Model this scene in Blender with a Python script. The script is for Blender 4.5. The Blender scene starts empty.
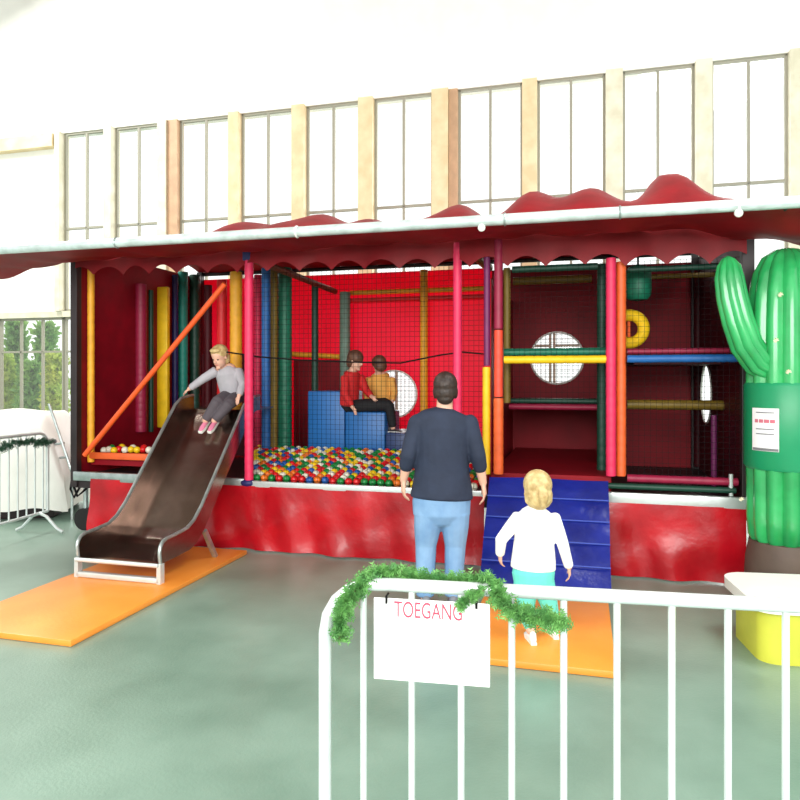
import bpy, bmesh, math, random
from mathutils import Vector, Matrix
random.seed(7)
R = math.radians
S = bpy.context.scene
C = S.collection

# ------------------------------------------------------------------ camera, light, exposure
F, CX, HY, CZ = 680.0, 400.0, 378.0, 1.6          # focal length in pixels, picture centre, horizon row, eye height
cam_d = bpy.data.cameras.new('camera'); cam = bpy.data.objects.new('camera', cam_d); C.objects.link(cam)
cam_d.sensor_width = 36; cam_d.lens = F / 800 * 36; cam_d.shift_y = -(400 - HY) / 800
cam.location = (0, 0, CZ); cam.rotation_euler = (R(90), 0, 0); cam_d.clip_start = 0.05
S.camera = cam
w_ = bpy.data.worlds.new('overcast_daylight'); S.world = w_; w_.use_nodes = True
bg = w_.node_tree.nodes['Background']; bg.inputs[0].default_value = (0.97, 1.0, 0.98, 1); bg.inputs[1].default_value = 1.35
def area(name, loc, target, size, size_y, power, col=(1, 1, 1)):
    l = bpy.data.lights.new(name, 'AREA'); l.shape = 'RECTANGLE'; l.size = size; l.size_y = size_y; l.energy = power; l.color = col
    o = bpy.data.objects.new(name, l); C.objects.link(o); o.location = loc
    o.rotation_euler = (Vector(target) - Vector(loc)).to_track_quat('-Z', 'Y').to_euler(); return o
area('front_fill', (-1.0, -3.6, 3.4), (0, 6, 1.4), 9, 2.6, 900, (1, .98, .95))  # added fill from behind the camera, low enough to reach inside the trailer
area('window_daylight', (2.6, 13.6, 4.4), (-.2, 8.2, 1.6), 11, 4.5, 900, (1, 1, .97))
area('overhead_fill', (-7.6, 8.2, 8.4), (-4.6, 6.4, .0), 3, 2, 900, (1, 1, .97))  # added fill to brighten the floor at the left, not an actual roof opening
area('overhead_fill', (3.6, 3.0, 8.0), (2.6, 4.0, 0), 2.5, 2.5, 330, (1, 1, .98))  # added fill from above to whiten the low table top; the ceiling is closed here
S.view_settings.view_transform = 'Standard'; S.view_settings.look = 'None'
S.view_settings.exposure = 0.0; S.view_settings.gamma = 1.0; S.view_settings.use_curve_mapping = False

# ------------------------------------------------------------------ the trailer's own frame: u along its front, w into it
TH = R(15); cs, sn = math.cos(TH), math.sin(TH); Y0 = 6.0; RZ = -TH
def TW(u, w, z=0.0): return Vector((u * cs + w * sn, Y0 - u * sn + w * cs, z))
def LT(x, y): return (x * cs - (y - Y0) * sn, x * sn + (y - Y0) * cs)
def U(px, w=0.0):
    a = (px - CX) / F; return (a * (Y0 + w * cs) - w * sn) / (cs + a * sn)
def Zt(px, py, w=0.0):
    u = U(px, w); return CZ - (py - HY) / F * (Y0 - u * sn + w * cs)
def PT(px, py, Y): return Vector(((px - CX) / F * Y, Y, CZ - (py - HY) / F * Y))

# ------------------------------------------------------------------ materials
def lin(c):
    return tuple(((v / 255) / 12.92 if v / 255 <= .04045 else ((v / 255 + .055) / 1.055) ** 2.4) for v in c)
MATS = {}
def mat(name, rgb, rough=.6, metal=0., spec=.5, noise=0., nscale=6., bump=0., bscale=40., transl=0., rgb2=None, coat=0.):
    if name in MATS: return MATS[name]
    m = bpy.data.materials.new(name); m.use_nodes = True; nt = m.node_tree; b = nt.nodes['Principled BSDF']
    c = lin(rgb); b.inputs['Base Color'].default_value = (*c, 1); b.inputs['Roughness'].default_value = rough
    b.inputs['Metallic'].default_value = metal; b.inputs['Specular IOR Level'].default_value = spec
    if coat: b.inputs['Coat Weight'].default_value = coat; b.inputs['Coat Roughness'].default_value = .15
    tc = nt.nodes.new('ShaderNodeTexCoord'); colsock = None
    if noise or rgb2:
        n = nt.nodes.new('ShaderNodeTexNoise'); n.inputs['Scale'].default_value = nscale; n.inputs['Detail'].default_value = 4
        nt.links.new(tc.outputs['Object'], n.inputs['Vector'])
        r = nt.nodes.new('ShaderNodeValToRGB')
        c2 = lin(rgb2) if rgb2 else tuple(v * (1 - noise) for v in c)
        c1 = c if rgb2 else tuple(min(1, v * (1 + noise)) for v in c)
        r.color_ramp.elements[0].position = .35; r.color_ramp.elements[1].position = .65
        r.color_ramp.elements[0].color = (*c2, 1); r.color_ramp.elements[1].color = (*c1, 1)
        nt.links.new(n.outputs['Fac'], r.inputs[0]); nt.links.new(r.outputs[0], b.inputs['Base Color']); colsock = r.outputs[0]
    if bump:
        n = nt.nodes.new('ShaderNodeTexNoise'); n.inputs['Scale'].default_value = bscale; n.inputs['Detail'].default_value = 3
        nt.links.new(tc.outputs['Object'], n.inputs['Vector'])
        bp = nt.nodes.new('ShaderNodeBump'); bp.inputs['Strength'].default_value = bump; bp.inputs['Distance'].default_value = .02
        nt.links.new(n.outputs['Fac'], bp.inputs['Height']); nt.links.new(bp.outputs[0], b.inputs['Normal'])
    if transl:
        t = nt.nodes.new('ShaderNodeBsdfTranslucent'); t.inputs[0].default_value = (*c, 1)
        if colsock: nt.links.new(colsock, t.inputs[0])
        mx = nt.nodes.new('ShaderNodeMixShader'); mx.inputs[0].default_value = transl
        nt.links.new(b.outputs[0], mx.inputs[1]); nt.links.new(t.outputs[0], mx.inputs[2])
        nt.links.new(mx.outputs[0], nt.nodes['Material Output'].inputs[0])
    MATS[name] = m; return m
def glass_mat():
    m = bpy.data.materials.new('window_glass'); m.use_nodes = True; nt = m.node_tree; nt.nodes.remove(nt.nodes['Principled BSDF'])
    g = nt.nodes.new('ShaderNodeBsdfGlossy'); g.inputs['Roughness'].default_value = .03
    t = nt.nodes.new('ShaderNodeBsdfTransparent'); mx = nt.nodes.new('ShaderNodeMixShader'); mx.inputs[0].default_value = .06
    nt.links.new(t.outputs[0], mx.inputs[1]); nt.links.new(g.outputs[0], mx.inputs[2]); nt.links.new(mx.outputs[0], nt.nodes['Material Output'].inputs[0])
    return m
GLASS = glass_mat()
FLOORM = mat('painted_concrete', (134, 162, 146), .3, noise=0, rgb2=(110, 138, 122), nscale=1.3, bump=.08, bscale=60)
WHITEWALL = mat('white_plaster', (240, 240, 232), .8, noise=.03, nscale=3)
TIMBER = mat('pale_timber', (232, 212, 172), .6, rgb2=(216, 194, 150), nscale=5)
TIMBERW = mat('whitewashed_timber', (226, 222, 200), .6, rgb2=(206, 202, 176), nscale=5)
FRAMEG = mat('grey_window_bar', (150, 148, 132), .6)
REDV = mat('red_vinyl', (196, 12, 30), .3, spec=.4, rgb2=(160, 10, 24), nscale=3, bump=.45, bscale=7, coat=.12)
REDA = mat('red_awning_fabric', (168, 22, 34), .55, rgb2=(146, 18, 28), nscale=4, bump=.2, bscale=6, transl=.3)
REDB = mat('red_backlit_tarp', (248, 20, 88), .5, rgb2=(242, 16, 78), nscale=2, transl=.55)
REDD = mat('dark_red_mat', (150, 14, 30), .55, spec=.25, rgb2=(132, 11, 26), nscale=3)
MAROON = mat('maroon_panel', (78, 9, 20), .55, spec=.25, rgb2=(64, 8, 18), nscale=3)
STEEL = mat('galvanised_steel', (188, 198, 196), .35, metal=.75, rgb2=(160, 172, 170), nscale=14)
WSTEEL = mat('pale_grey_tube', (214, 222, 220), .3, metal=.35, noise=.05, nscale=10)
CHROME = mat('brushed_stainless', (168, 150, 140), .27, metal=1., rgb2=(140, 124, 114), nscale=4, bump=.03)
PIPE = mat('awning_pipe', (216, 230, 228), .35, metal=.2, rgb2=(186, 198, 196), nscale=9)
DARK = mat('dark_frame', (40, 30, 32), .5, noise=.2)
BLACK = mat('black_cord', (14, 12, 14), .8, spec=.2)
RUBBER = mat('rubber', (26, 26, 26), .8)
PINK = mat('pink_foam', (232, 44, 92), .5, noise=.08, nscale=10)
ORNG = mat('orange_foam', (236, 100, 44), .5, noise=.08, nscale=10)
YELL = mat('yellow_foam', (240, 196, 24), .5, noise=.08, nscale=10)
YORG = mat('amber_foam', (246, 176, 44), .5, noise=.1, nscale=10)
GREN = mat('green_foam', (18, 112, 84), .5, noise=.1, nscale=10)
TEAL = mat('teal_foam', (24, 142, 124), .5, noise=.1, nscale=10)
DGRN = mat('dark_green_foam', (14, 66, 50), .5, noise=.1, nscale=10)
GGRN = mat('grey_green_foam', (112, 140, 124), .5, noise=.1, nscale=10)
NAVY = mat('navy_foam', (34, 36, 96), .5, noise=.1, nscale=10)
BLUEF = mat('blue_foam', (28, 98, 168), .5, noise=.1, nscale=10)
PURP = mat('purple_foam', (112, 30, 88), .5, noise=.1, nscale=10)
MARF = mat('maroon_foam', (150, 26, 62), .5, noise=.1, nscale=10)
BRWN = mat('brown_foam', (96, 62, 30), .5, noise=.1, nscale=10)
OLIV = mat('olive_foam', (128, 104, 30), .5, noise=.1, nscale=10)
REDF = mat('red_foam', (226, 36, 40), .5, noise=.1, nscale=10)
ORPOLE = mat('orange_pole', (236, 92, 36), .4, noise=.05)
BLUESOFT = mat('blue_soft_vinyl', (28, 106, 178), .42, noise=.06, nscale=3)
DBLUES = mat('dark_blue_soft_vinyl', (22, 52, 104), .42, noise=.06, nscale=3)
RAMPM = mat('royal_blue_vinyl', (24, 42, 146), .28, rgb2=(18, 32, 118), nscale=4, bump=.45, bscale=9, coat=.4)
ORMAT = mat('orange_vinyl_mat', (246, 158, 62), .4, rgb2=(238, 144, 50), nscale=2, bump=.05)
ORSIDE = mat('orange_mat_side', (214, 92, 36), .5)
WHITEV = mat('white_plastic', (244, 244, 236), .35, noise=.02)
YGRN = mat('lime_plastic', (206, 206, 70), .45, noise=.05)
CACT = mat('cactus_green', (52, 178, 100), .22, rgb2=(34, 144, 78), nscale=3, coat=.4)
CACTD = mat('cactus_dark_band', (16, 142, 92), .4, noise=.05)
POT = mat('brown_pot', (92, 76, 66), .6, noise=.15, nscale=6)
PAPER = mat('white_paper', (240, 240, 240), .6)
INKR = mat('faded_red_ink', (206, 112, 128), .6)
INKG = mat('grey_ink', (120, 122, 124), .6)
LEAF = mat('fir_green', (110, 168, 88), .6, rgb2=(66, 124, 62), nscale=30)
LEAFD = mat('dark_fir_green', (42, 84, 58), .6, rgb2=(28, 64, 44), nscale=30)
SHRUB = mat('shrub_green', (164, 204, 110), .6, rgb2=(120, 172, 96), nscale=3, transl=.5)
SHRUBY = mat('shrub_yellow_green', (214, 220, 110), .6, rgb2=(160, 196, 90), nscale=3, transl=.5)
BARK = mat('bark', (86, 70, 52), .8, noise=.2)
SKIN = mat('skin', (226, 176, 152), .5, noise=.04, nscale=8)
BLOND = mat('blond_hair', (214, 190, 134), .5, rgb2=(178, 148, 96), nscale=26, bump=.3, bscale=50)
DHAIR = mat('dark_hair', (58, 42, 34), .5, rgb2=(40, 28, 24), nscale=26, bump=.3, bscale=50)
AHAIR = mat('auburn_hair', (116, 78, 58), .5, rgb2=(88, 58, 44), nscale=26, bump=.3, bscale=50)
NAVYS = mat('navy_knit', (36, 46, 68), .8, rgb2=(29, 38, 58), nscale=8, bump=.35, bscale=9)
JEANS = mat('light_denim', (132, 168, 204), .8, rgb2=(104, 142, 184), nscale=5, bump=.3, bscale=12)
WSHIRT = mat('white_jersey', (244, 244, 240), .8, bump=.25, bscale=10)
TURQ = mat('turquoise_leggings', (104, 214, 200), .7, noise=.04, bump=.2, bscale=14)
GREYS = mat('grey_marl_jersey', (176, 172, 178), .8, noise=.06, nscale=10, bump=.25, bscale=12)
CHARC = mat('charcoal_trousers', (84, 76, 82), .8, noise=.08, bump=.25, bscale=12)
REDS = mat('red_jersey', (206, 34, 36), .8, noise=.06, bump=.25, bscale=12)
AMBS = mat('amber_jersey', (234, 172, 84), .8, noise=.06, bump=.25, bscale=12)
BLKT = mat('black_trousers', (22, 22, 26), .8, noise=.1, bump=.25, bscale=12)
PINKS = mat('pink_shoe', (222, 128, 158), .5, noise=.1)
GSHOE = mat('grey_shoe', (112, 116, 124), .6, noise=.1)
EYEM = mat('eye_dark', (40, 32, 30), .3)
LIPM = mat('lips', (192, 104, 100), .5)

# ------------------------------------------------------------------ mesh helpers
class MB:
    def __init__(s): s.bm = bmesh.new()
    def box(s, c, d, rot=None, bev=0.):
        r = bmesh.ops.create_cube(s.bm, size=1); vs = r['verts']
        M = Matrix.Translation(c) @ ((rot.to_4x4() if rot else Matrix()) @ Matrix.Diagonal((*d, 1)))
        bmesh.ops.transform(s.bm, matrix=M, verts=vs)
        if bev:
            es = {e for v in vs for e in v.link_edges}
            bmesh.ops.bevel(s.bm, geom=list(es), offset=bev, segments=2, affect='EDGES', profile=.5)
        return s
    def bar(s, a, b, wx, wy=None):
        a, b = Vector(a), Vector(b); q = (b - a).to_track_quat('Z', 'Y').to_matrix()
        return s.box((a + b) / 2, (wx, wy or wx, (b - a).length), q)
    def ring(s, c, side, up, rx, ry, n):
        return [s.bm.verts.new(Vector(c) + side * (rx * math.cos(2 * math.pi * k / n)) + up * (ry * math.sin(2 * math.pi * k / n))) for k in range(n)]
    def skin(s, rings, closed=False, caps=True):
        n = len(rings[0])
        L = list(zip(rings, rings[1:])) + ([(rings[-1], rings[0])] if closed else [])
        for A, B in L:
            for k in range(n):
                s.bm.faces.new((A[k], A[(k + 1) % n], B[(k + 1) % n], B[k]))
        if caps and not closed:
            s.bm.faces.new(rings[0][::-1]); s.bm.faces.new(rings[-1])
        return s
    def tube(s, pts, r, n=10, closed=False, hint=None):
        pts = [Vector(p) for p in pts]; m = len(pts); rings = []; prev = None
        for i, p in enumerate(pts):
            if closed: t = pts[(i + 1) % m] - pts[i - 1]
            else: t = pts[min(i + 1, m - 1)] - pts[max(i - 1, 0)]
            t.normalize()
            if prev is None:
                h = Vector(hint) if hint else (Vector((0, 0, 1)) if abs(t.z) < .9 else Vector((1, 0, 0)))
                side = h.cross(t).normalized()
            else: side = (prev - t * prev.dot(t)).normalized()
            prev = side; up = t.cross(side)
            rr = r[i] if isinstance(r, (list, tuple)) else r
            rx, ry = rr if isinstance(rr, tuple) else (rr, rr)
            rings.append(s.ring(p, side, up, rx, ry, n))
        return s.skin(rings, closed)
    def limb(s, pts, rad, side=(1, 0, 0), n=14, cap=.7):
        """tapered body segment: rad entries r or (r_side, r_other); rounded ends"""
        pts = [Vector(p) for p in pts]; m = len(pts); side = Vector(side); rings = []
        rad = [x if isinstance(x, tuple) else (x, x) for x in rad]
        def fr(t):
            sd = side - t * side.dot(t)
            if sd.length < .1: sd = Vector((0, 1, 0)) - t * t.y
            sd.normalize(); return sd, t.cross(sd)
        for i, p in enumerate(pts):
            t = (pts[min(i + 1, m - 1)] - pts[max(i - 1, 0)]).normalized(); sd, up = fr(t)
            if i == 0:
                k = min(rad[0])
                for f_, q in ((cap, .45), (cap * .7, .75)): rings.append(s.ring(p - t * k * f_, sd, up, rad[0][0] * q, rad[0][1] * q, n))
            rings.append(s.ring(p, sd, up, *rad[i], n))
            if i == m - 1:
                k = min(rad[-1])
                for f_, q in ((cap * .7, .75), (cap, .45)): rings.append(s.ring(p + t * k * f_, sd, up, rad[-1][0] * q, rad[-1][1] * q, n))
        return s.skin(rings)
    def ell(s, c, r, M=None, n=14):
        res = bmesh.ops.create_uvsphere(s.bm, u_segments=n, v_segments=max(6, n // 2 + 2), radius=1)
        T = Matrix.Translation(c) @ ((M.to_4x4() if M else Matrix()) @ Matrix.Diagonal((*r, 1)))
        bmesh.ops.transform(s.bm, matrix=T, verts=res['verts']); return s
    def lathe(s, prof, c=(0, 0, 0), n=20):
        c = Vector(c)
        return s.skin([s.ring(c + Vector((0, 0, z)), Vector((1, 0, 0)), Vector((0, 1, 0)), r, r, n) for r, z in prof])
    def sheet(s, nu, nv, f, th=.006):
        """solid cloth: f(i/nu, j/nv) -> point; thickness th along the local normal"""
        P = [[Vector(f(i / nu, j / nv)) for j in range(nv + 1)] for i in range(nu + 1)]
        fr_, bk = [], []
        for i in range(nu + 1):
            a, b = [], []
            for j in range(nv + 1):
                du = P[min(i + 1, nu)][j] - P[max(i - 1, 0)][j]; dv = P[i][min(j + 1, nv)] - P[i][max(j - 1, 0)]
                nn = du.cross(dv); nn = nn.normalized() if nn.length > 1e-9 else Vector((0, 0, 1))
                a.append(s.bm.verts.new(P[i][j] + nn * th / 2)); b.append(s.bm.verts.new(P[i][j] - nn * th / 2))
            fr_.append(a); bk.append(b)
        F_ = s.bm.faces.new
        for i in range(nu):
            for j in range(nv):
                F_((fr_[i][j], fr_[i + 1][j], fr_[i + 1][j + 1], fr_[i][j + 1])); F_((bk[i][j], bk[i][j + 1], bk[i + 1][j + 1], bk[i + 1][j]))
            F_((fr_[i][0], bk[i][0], bk[i + 1][0], fr_[i + 1][0])); F_((fr_[i][nv], fr_[i + 1][nv], bk[i + 1][nv], bk[i][nv]))
        for j in range(nv):
            F_((fr_[0][j], fr_[0][j + 1], bk[0][j + 1], bk[0][j])); F_((fr_[nu][j], bk[nu][j], bk[nu][j + 1], fr_[nu][j + 1]))
        return s
    def prism(s, poly, f0, f1):
        """extrude a 2-D polygon between two mappings (2-D point -> 3-D point)"""
        A = [s.bm.verts.new(f0(p)) for p in poly]; B = [s.bm.verts.new(f1(p)) for p in poly]; n = len(poly)
        for k in range(n): s.bm.faces.new((A[k], A[(k + 1) % n], B[(k + 1) % n], B[k]))
        s.bm.faces.new(A[::-1]); s.bm.faces.new(B); return s
    def build(s, name, m, parent=None, smooth=True, label=None, angle=40, recalc=True):
        if recalc: bmesh.ops.recalc_face_normals(s.bm, faces=s.bm.faces)
        me = bpy.data.meshes.new(name); s.bm.to_mesh(me); s.bm.free()
        if smooth:
            me.polygons.foreach_set('use_smooth', [True] * len(me.polygons))
            try: me.set_sharp_from_angle(angle=R(angle))
            except Exception: pass
        me.materials.append(m)
        o = bpy.data.objects.new(name, me); C.objects.link(o)
        if parent: o.parent = parent
        if label: o['label'] = label
        return o
def tag(o, label, cat, group=None, kind=None):
    o['label'] = label; o['category'] = cat
    if group: o['group'] = group
    if kind: o['kind'] = kind
    return o
def thing(name, label, cat, loc=(0, 0, 0), rz=0., group=None):
    o = bpy.data.objects.new(name, None); C.objects.link(o); o.location = loc; o.rotation_euler = (0, 0, rz); o.empty_display_size = .2
    return tag(o, label, cat, group)
def struct(o): o['kind'] = 'structure'; return o
def remesh(mb, name, m, parent, voxel=.008, smooth=4, label=None):
    o = mb.build(name + '_tmp', m, None, smooth=False)
    md = o.modifiers.new('r', 'REMESH'); md.mode = 'VOXEL'; md.voxel_size = voxel
    sm = o.modifiers.new('s', 'SMOOTH'); sm.iterations = smooth; sm.factor = .5
    dg = bpy.context.evaluated_depsgraph_get(); dg.update()
    me = bpy.data.meshes.new_from_object(o.evaluated_get(dg)); me.name = name
    old = o.data; bpy.data.objects.remove(o); bpy.data.meshes.remove(old)
    me.polygons.foreach_set('use_smooth', [True] * len(me.polygons))
    me.materials.clear(); me.materials.append(m)
    o = bpy.data.objects.new(name, me); C.objects.link(o); o.parent = parent
    if label: o['label'] = label
    return o

# ------------------------------------------------------------------ the hall
b = MB(); b.box((0, 8, -.05), (30, 34, .1)); struct(b.build('floor', FLOORM, smooth=False))
CEIL = mat('brown_boarded_ceiling', (132, 104, 84), .7, rgb2=(112, 86, 68), nscale=2)
b = MB()
for (u0_, u1_) in ((-12, -10.4), (-8.6, 9)): b.box(((u0_ + u1_) / 2, -2.1, 8.68), (u1_ - u0_, 12.2, .12))
b.box((-9.5, -6.2, 8.68), (1.8, 4.0, .12))
o = b.build('ceiling', CEIL, smooth=False); o.location = TW(0, 0); o.rotation_euler = (0, 0, RZ); struct(o)
WW = 3.86                                                        # the glazed wall runs parallel to the trailer
def hall(name, m, boxes):
    b = MB()
    for (u0, u1, z0, z1, d0, d1) in boxes: b.box(((u0 + u1) / 2, WW + (d0 + d1) / 2, (z0 + z1) / 2), (u1 - u0, d1 - d0, z1 - z0))
    o = b.build(name, m, smooth=False); o.location = TW(0, 0); o.rotation_euler = (0, 0, RZ); return struct(o)
uL = U(58, WW); ZT = 2.68; ZTOP = 5.75
UEND = 9.0; USTART = -11.0
hall('wall_back', WHITEWALL, [(USTART, uL, ZT, ZTOP + 3, 0, .25), (uL, UEND, ZTOP, ZTOP + 3, 0, .25), (USTART, UEND, 0, .30, 0, .25)])
hall('trim_1', TIMBERW, [(USTART, UEND, ZT - .05, ZT + .05, -.05, .2)])
hall('trim_2', TIMBER, [(USTART, uL, 5.5, 5.72, -.14, 0)])
posts = [61, 111, 165, 236, 300, 367, 441, 530, 614, 703, 797]
pw = [.10, .14, .16, .17, .2, .22, .24, .2, .22, .2, .2]
us = [U(p, WW) for p in posts]
while us[-1] < UEND - 1: us.append(us[-1] + 1.05); pw.append(.2)
for i, u in enumerate(us):
    wood = TIMBERW if i in (0, 1, 2, 8, 9, 10) else TIMBER
    hall('trim_%d' % (i + 3), wood, [(u - pw[i] / 2, u + pw[i] / 2, ZT + .05, ZTOP, -.10, .14)])
hall('trim_%d' % (len(us) + 3), BRWN if False else mat('tan_timber', (196, 160, 126), .6, noise=.1), [(us[2] + .085, us[2] + .26, ZT + .05, ZTOP, -.06, .14)])
hall('trim_%d' % (len(us) + 4), mat('tan_timber', (176, 140, 108)), [(us[6] + .125, us[6] + .25, ZT + .05, ZTOP, -.04, .14)])
def window(n, u0, u1, z0, z1, vs, hs, bw=.035):
    b = MB()
    for (a, c_, e, f) in [(u0, u0 + bw, z0, z1), (u1 - bw, u1, z0, z1), (u0, u1, z0, z0 + bw), (u0, u1, z1 - bw, z1)]:
        b.box(((a + c_) / 2, WW + .05, (e + f) / 2), (c_ - a, .05, f - e))
    for v in vs: b.box((v, WW + .05, (z0 + z1) / 2), (bw, .045, z1 - z0))
    for h in hs: b.box(((u0 + u1) / 2, WW + .05, h), (u1 - u0, .045, bw))
    o = b.build('window_%d' % n, FRAMEG, smooth=False); o.location = TW(0, 0); o.rotation_euler = (0, 0, RZ); struct(o)
    g = MB(); g.box(((u0 + u1) / 2, WW + .05, (z0 + z1) / 2), (u1 - u0 - bw, .008, z1 - z0 - bw)); g.build('glass', GLASS, o, smooth=False)
ZM = 4.13
for i in range(len(us) - 1):
    a, c_ = us[i] + pw[i] / 2, us[i + 1] - pw[i + 1] / 2
    if i == 2: a += .18
    if i == 6: a += .13
    window(i + 1, a, c_, ZT + .05, ZTOP, [(a + c_) / 2], [ZM])
k = USTART; n = len(us)
lower = [USTART + 1.35 * q for q in range(15)]
for q in range(14):
    u0, u1 = lower[q], lower[q + 1]
    window(n + q, u0 + .01, u1 - .01, .30, ZT - .05, [u0 + .45, u0 + .9], [2.05])
# shrubs out of doors, seen through the lower panes on the left
def shrub(name, label, u, w, h, r, m, seed):
    rnd = random.Random(seed); t = thing(name, label, 'shrub', TW(u, w), 0)
    MB().limb([(0, 0, 0), (0.02, 0, h * .5), (0, .02, h * .8)], [.05, .04, .02]).build('trunk', BARK, t)
    bm = bmesh.new()
    for k in range(2600):
        z = rnd.random() ** .8; a = rnd.random() * 6.283; rr = r * (1 - .55 * z) * math.sqrt(rnd.random()) * (1 + .2 * math.sin(5 * a + z * 9))
        p = Vector((rr * math.cos(a), rr * math.sin(a), .08 * h + z * h * .92)); d = Vector((rnd.gauss(0, 1), rnd.gauss(0, 1), rnd.gauss(.8, .6))).normalized()
        q = d.cross(Vector((rnd.gauss(0, 1), rnd.gauss(0, 1), rnd.gauss(0, 1)))).normalized(); L = .09 + .08 * rnd.random()
        vs = [bm.verts.new(x) for x in (p, p + d * L * .5 + q * L * .25, p + d * L, p + d * L * .5 - q * L * .25)]; bm.faces.new(vs)
    me = bpy.data.meshes.new('foliage'); bm.to_mesh(me); bm.free(); me.materials.append(m)
    o = bpy.data.objects.new('foliage', me); C.objects.link(o); o.parent = t
shr = [(4, 4.75, 2.0, .30, SHRUBY, 'yellow green shrub outside the glazing at the far left edge'),
       (30, 4.75, 1.85, .30, SHRUB, 'green shrub outside the glazing above the white draped stack'),
       (56, 4.75, 2.0, .30, SHRUBY, 'yellow green shrub outside the glazing beside the dark trailer corner post'),
       (16, 5.9, 2.75, .36, SHRUB, 'tall green shrub outside, behind the yellow green one at the left edge'),
       (46, 5.9, 2.7, .36, SHRUB, 'tall green shrub outside, behind the gap nearest the leaning grey stand')]
for i, (px, w, h, r, m, lb) in enumerate(shr): shrub('outdoor_shrub', lb, U(px, w), w, h, r, m, i + 3)

# ------------------------------------------------------------------ the play trailer
T = thing('play_trailer', 'long red fairground play trailer with padded posts, nets and a raised open front', 'play trailer', TW(0, 0), RZ)
uA, uB, D = U(75), U(748), 2.3
ZP = .63
def part(mb, name, m, label=None, smooth=True, parent=None): return mb.build(name, m, parent or T, smooth, label)
part(MB().box(((uA + uB) / 2, D / 2, ZP - .08), (uB - uA, D - .02, .12)), 'floor_deck', DARK, smooth=False)
def edge(px0, px1, z0, z1, m):
    a, c_ = U(px0), U(px1)
    part(MB().box(((a + c_) / 2, -.02, (z0 + z1) / 2), (c_ - a, .05, z1 - z0), bev=.006), 'edge_rail', m)
edge(76, 246, ZP - .06, ZP + .03, STEEL); edge(246, 486, ZP - .045, ZP + .012, WSTEEL); edge(606, 746, ZP - .045, ZP + .045, WSTEEL)
def skirt(px0, px1, seed, lab):
    a, c_ = U(px0), U(px1); rnd = random.Random(seed); ph = [rnd.random() * 6 for _ in range(4)]; Lh = ZP - .035
    def f(s, t):
        u = a + (c_ - a) * s
        wv = .018 * math.sin(u * 9 + ph[0] + t * 2) + .014 * math.sin(u * 17 + ph[1] - t * 3) + .010 * math.sin(t * 9 + u * 4 + ph[2])
        return (u, -.045 + wv * (.25 + t) - .03 * t, .012 + (Lh - .012) * (1 - t))
    part(MB().sheet(int((c_ - a) * 26), 14, f, .006), 'skirt', REDV, lab)
skirt(94, 485, 1, 'long bright red vinyl skirt under the ball pit'); skirt(606, 745, 4, 'short red vinyl skirt right of the blue ramp')
# walls of tarpaulin; round netted openings are real holes
def wall_with_holes(name, m, u0, u1, z0, z1, holes, w, axis='u', lab=None):
    bm = bmesh.new(); N = 40
    vs = [bm.verts.new((u0, z0, 0)), bm.verts.new((u1, z0, 0)), bm.verts.new((u1, z1, 0)), bm.verts.new((u0, z1, 0))]
    es = [bm.edges.new((vs[i], vs[(i + 1) % 4])) for i in range(4)]
    for (hu, hz, r) in holes:
        h = [bm.verts.new((hu + r * math.cos(k * 2 * math.pi / N), hz + r * math.sin(k * 2 * math.pi / N), 0)) for k in range(N)]
        es += [bm.edges.new((h[k], h[(k + 1) % N])) for k in range(N)]
    bmesh.ops.triangle_fill(bm, use_beauty=True, use_dissolve=False, edges=es)
    for fc in [f for f in bm.faces if any((f.calc_center_median().x - hu) ** 2 + (f.calc_center_median().y - hz) ** 2 < (r * .96) ** 2 and all(abs((v.co.x - hu) ** 2 + (v.co.y - hz) ** 2 - r * r) < 1e-3 for v in f.verts) for hu, hz, r in holes)]:
        bm.faces.remove(fc)
    r_ = bmesh.ops.extrude_face_region(bm, geom=bm.faces[:]); bmesh.ops.translate(bm, vec=(0, 0, .008), verts=[g for g in r_['geom'] if isinstance(g, bmesh.types.BMVert)])
    for v in bm.verts:
        x, y, z = v.co
        v.co = (x, w + z, y) if axis == 'u' else (w + z, x, y)
    b = MB(); b.bm.free(); b.bm = bm
    return b.build(name, m, T, False, lab)
def hole_rim(c, r, axis, par, m=WHITEV):
    pts = [(c[0] + r * math.cos(k * math.pi / 18), c[1], c[2] + r * math.sin(k * math.pi / 18)) if axis == 'u' else (c[0], c[1] + r * math.cos(k * math.pi / 18), c[2] + r * math.sin(k * math.pi / 18)) for k in range(36)]
    part(MB().tube(pts, .012, 6, closed=True), 'opening_rim', m, parent=par)
ZB = 2.93
uM = U(492, D)                                                   # back of the partition beside the ball pit
h1 = (U(394, D), Zt(394, 394, D), .29); h2 = (U(557, D), Zt(557, 358, D), .30)
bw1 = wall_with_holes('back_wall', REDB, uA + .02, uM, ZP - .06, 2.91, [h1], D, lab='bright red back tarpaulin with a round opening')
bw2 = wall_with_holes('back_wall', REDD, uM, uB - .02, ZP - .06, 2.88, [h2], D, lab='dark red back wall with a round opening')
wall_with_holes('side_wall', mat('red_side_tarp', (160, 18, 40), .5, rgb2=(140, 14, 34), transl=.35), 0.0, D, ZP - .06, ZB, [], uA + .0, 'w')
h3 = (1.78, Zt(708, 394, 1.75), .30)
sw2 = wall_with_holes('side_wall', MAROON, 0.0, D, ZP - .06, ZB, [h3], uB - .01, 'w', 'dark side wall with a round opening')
hole_rim((h1[0], D, h1[1]), .29, 'u', bw1); hole_rim((h2[0], D, h2[1]), .30, 'u', bw2); hole_rim((uB - .01, h3[0], h3[1]), .30, 'w', sw2)
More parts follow.
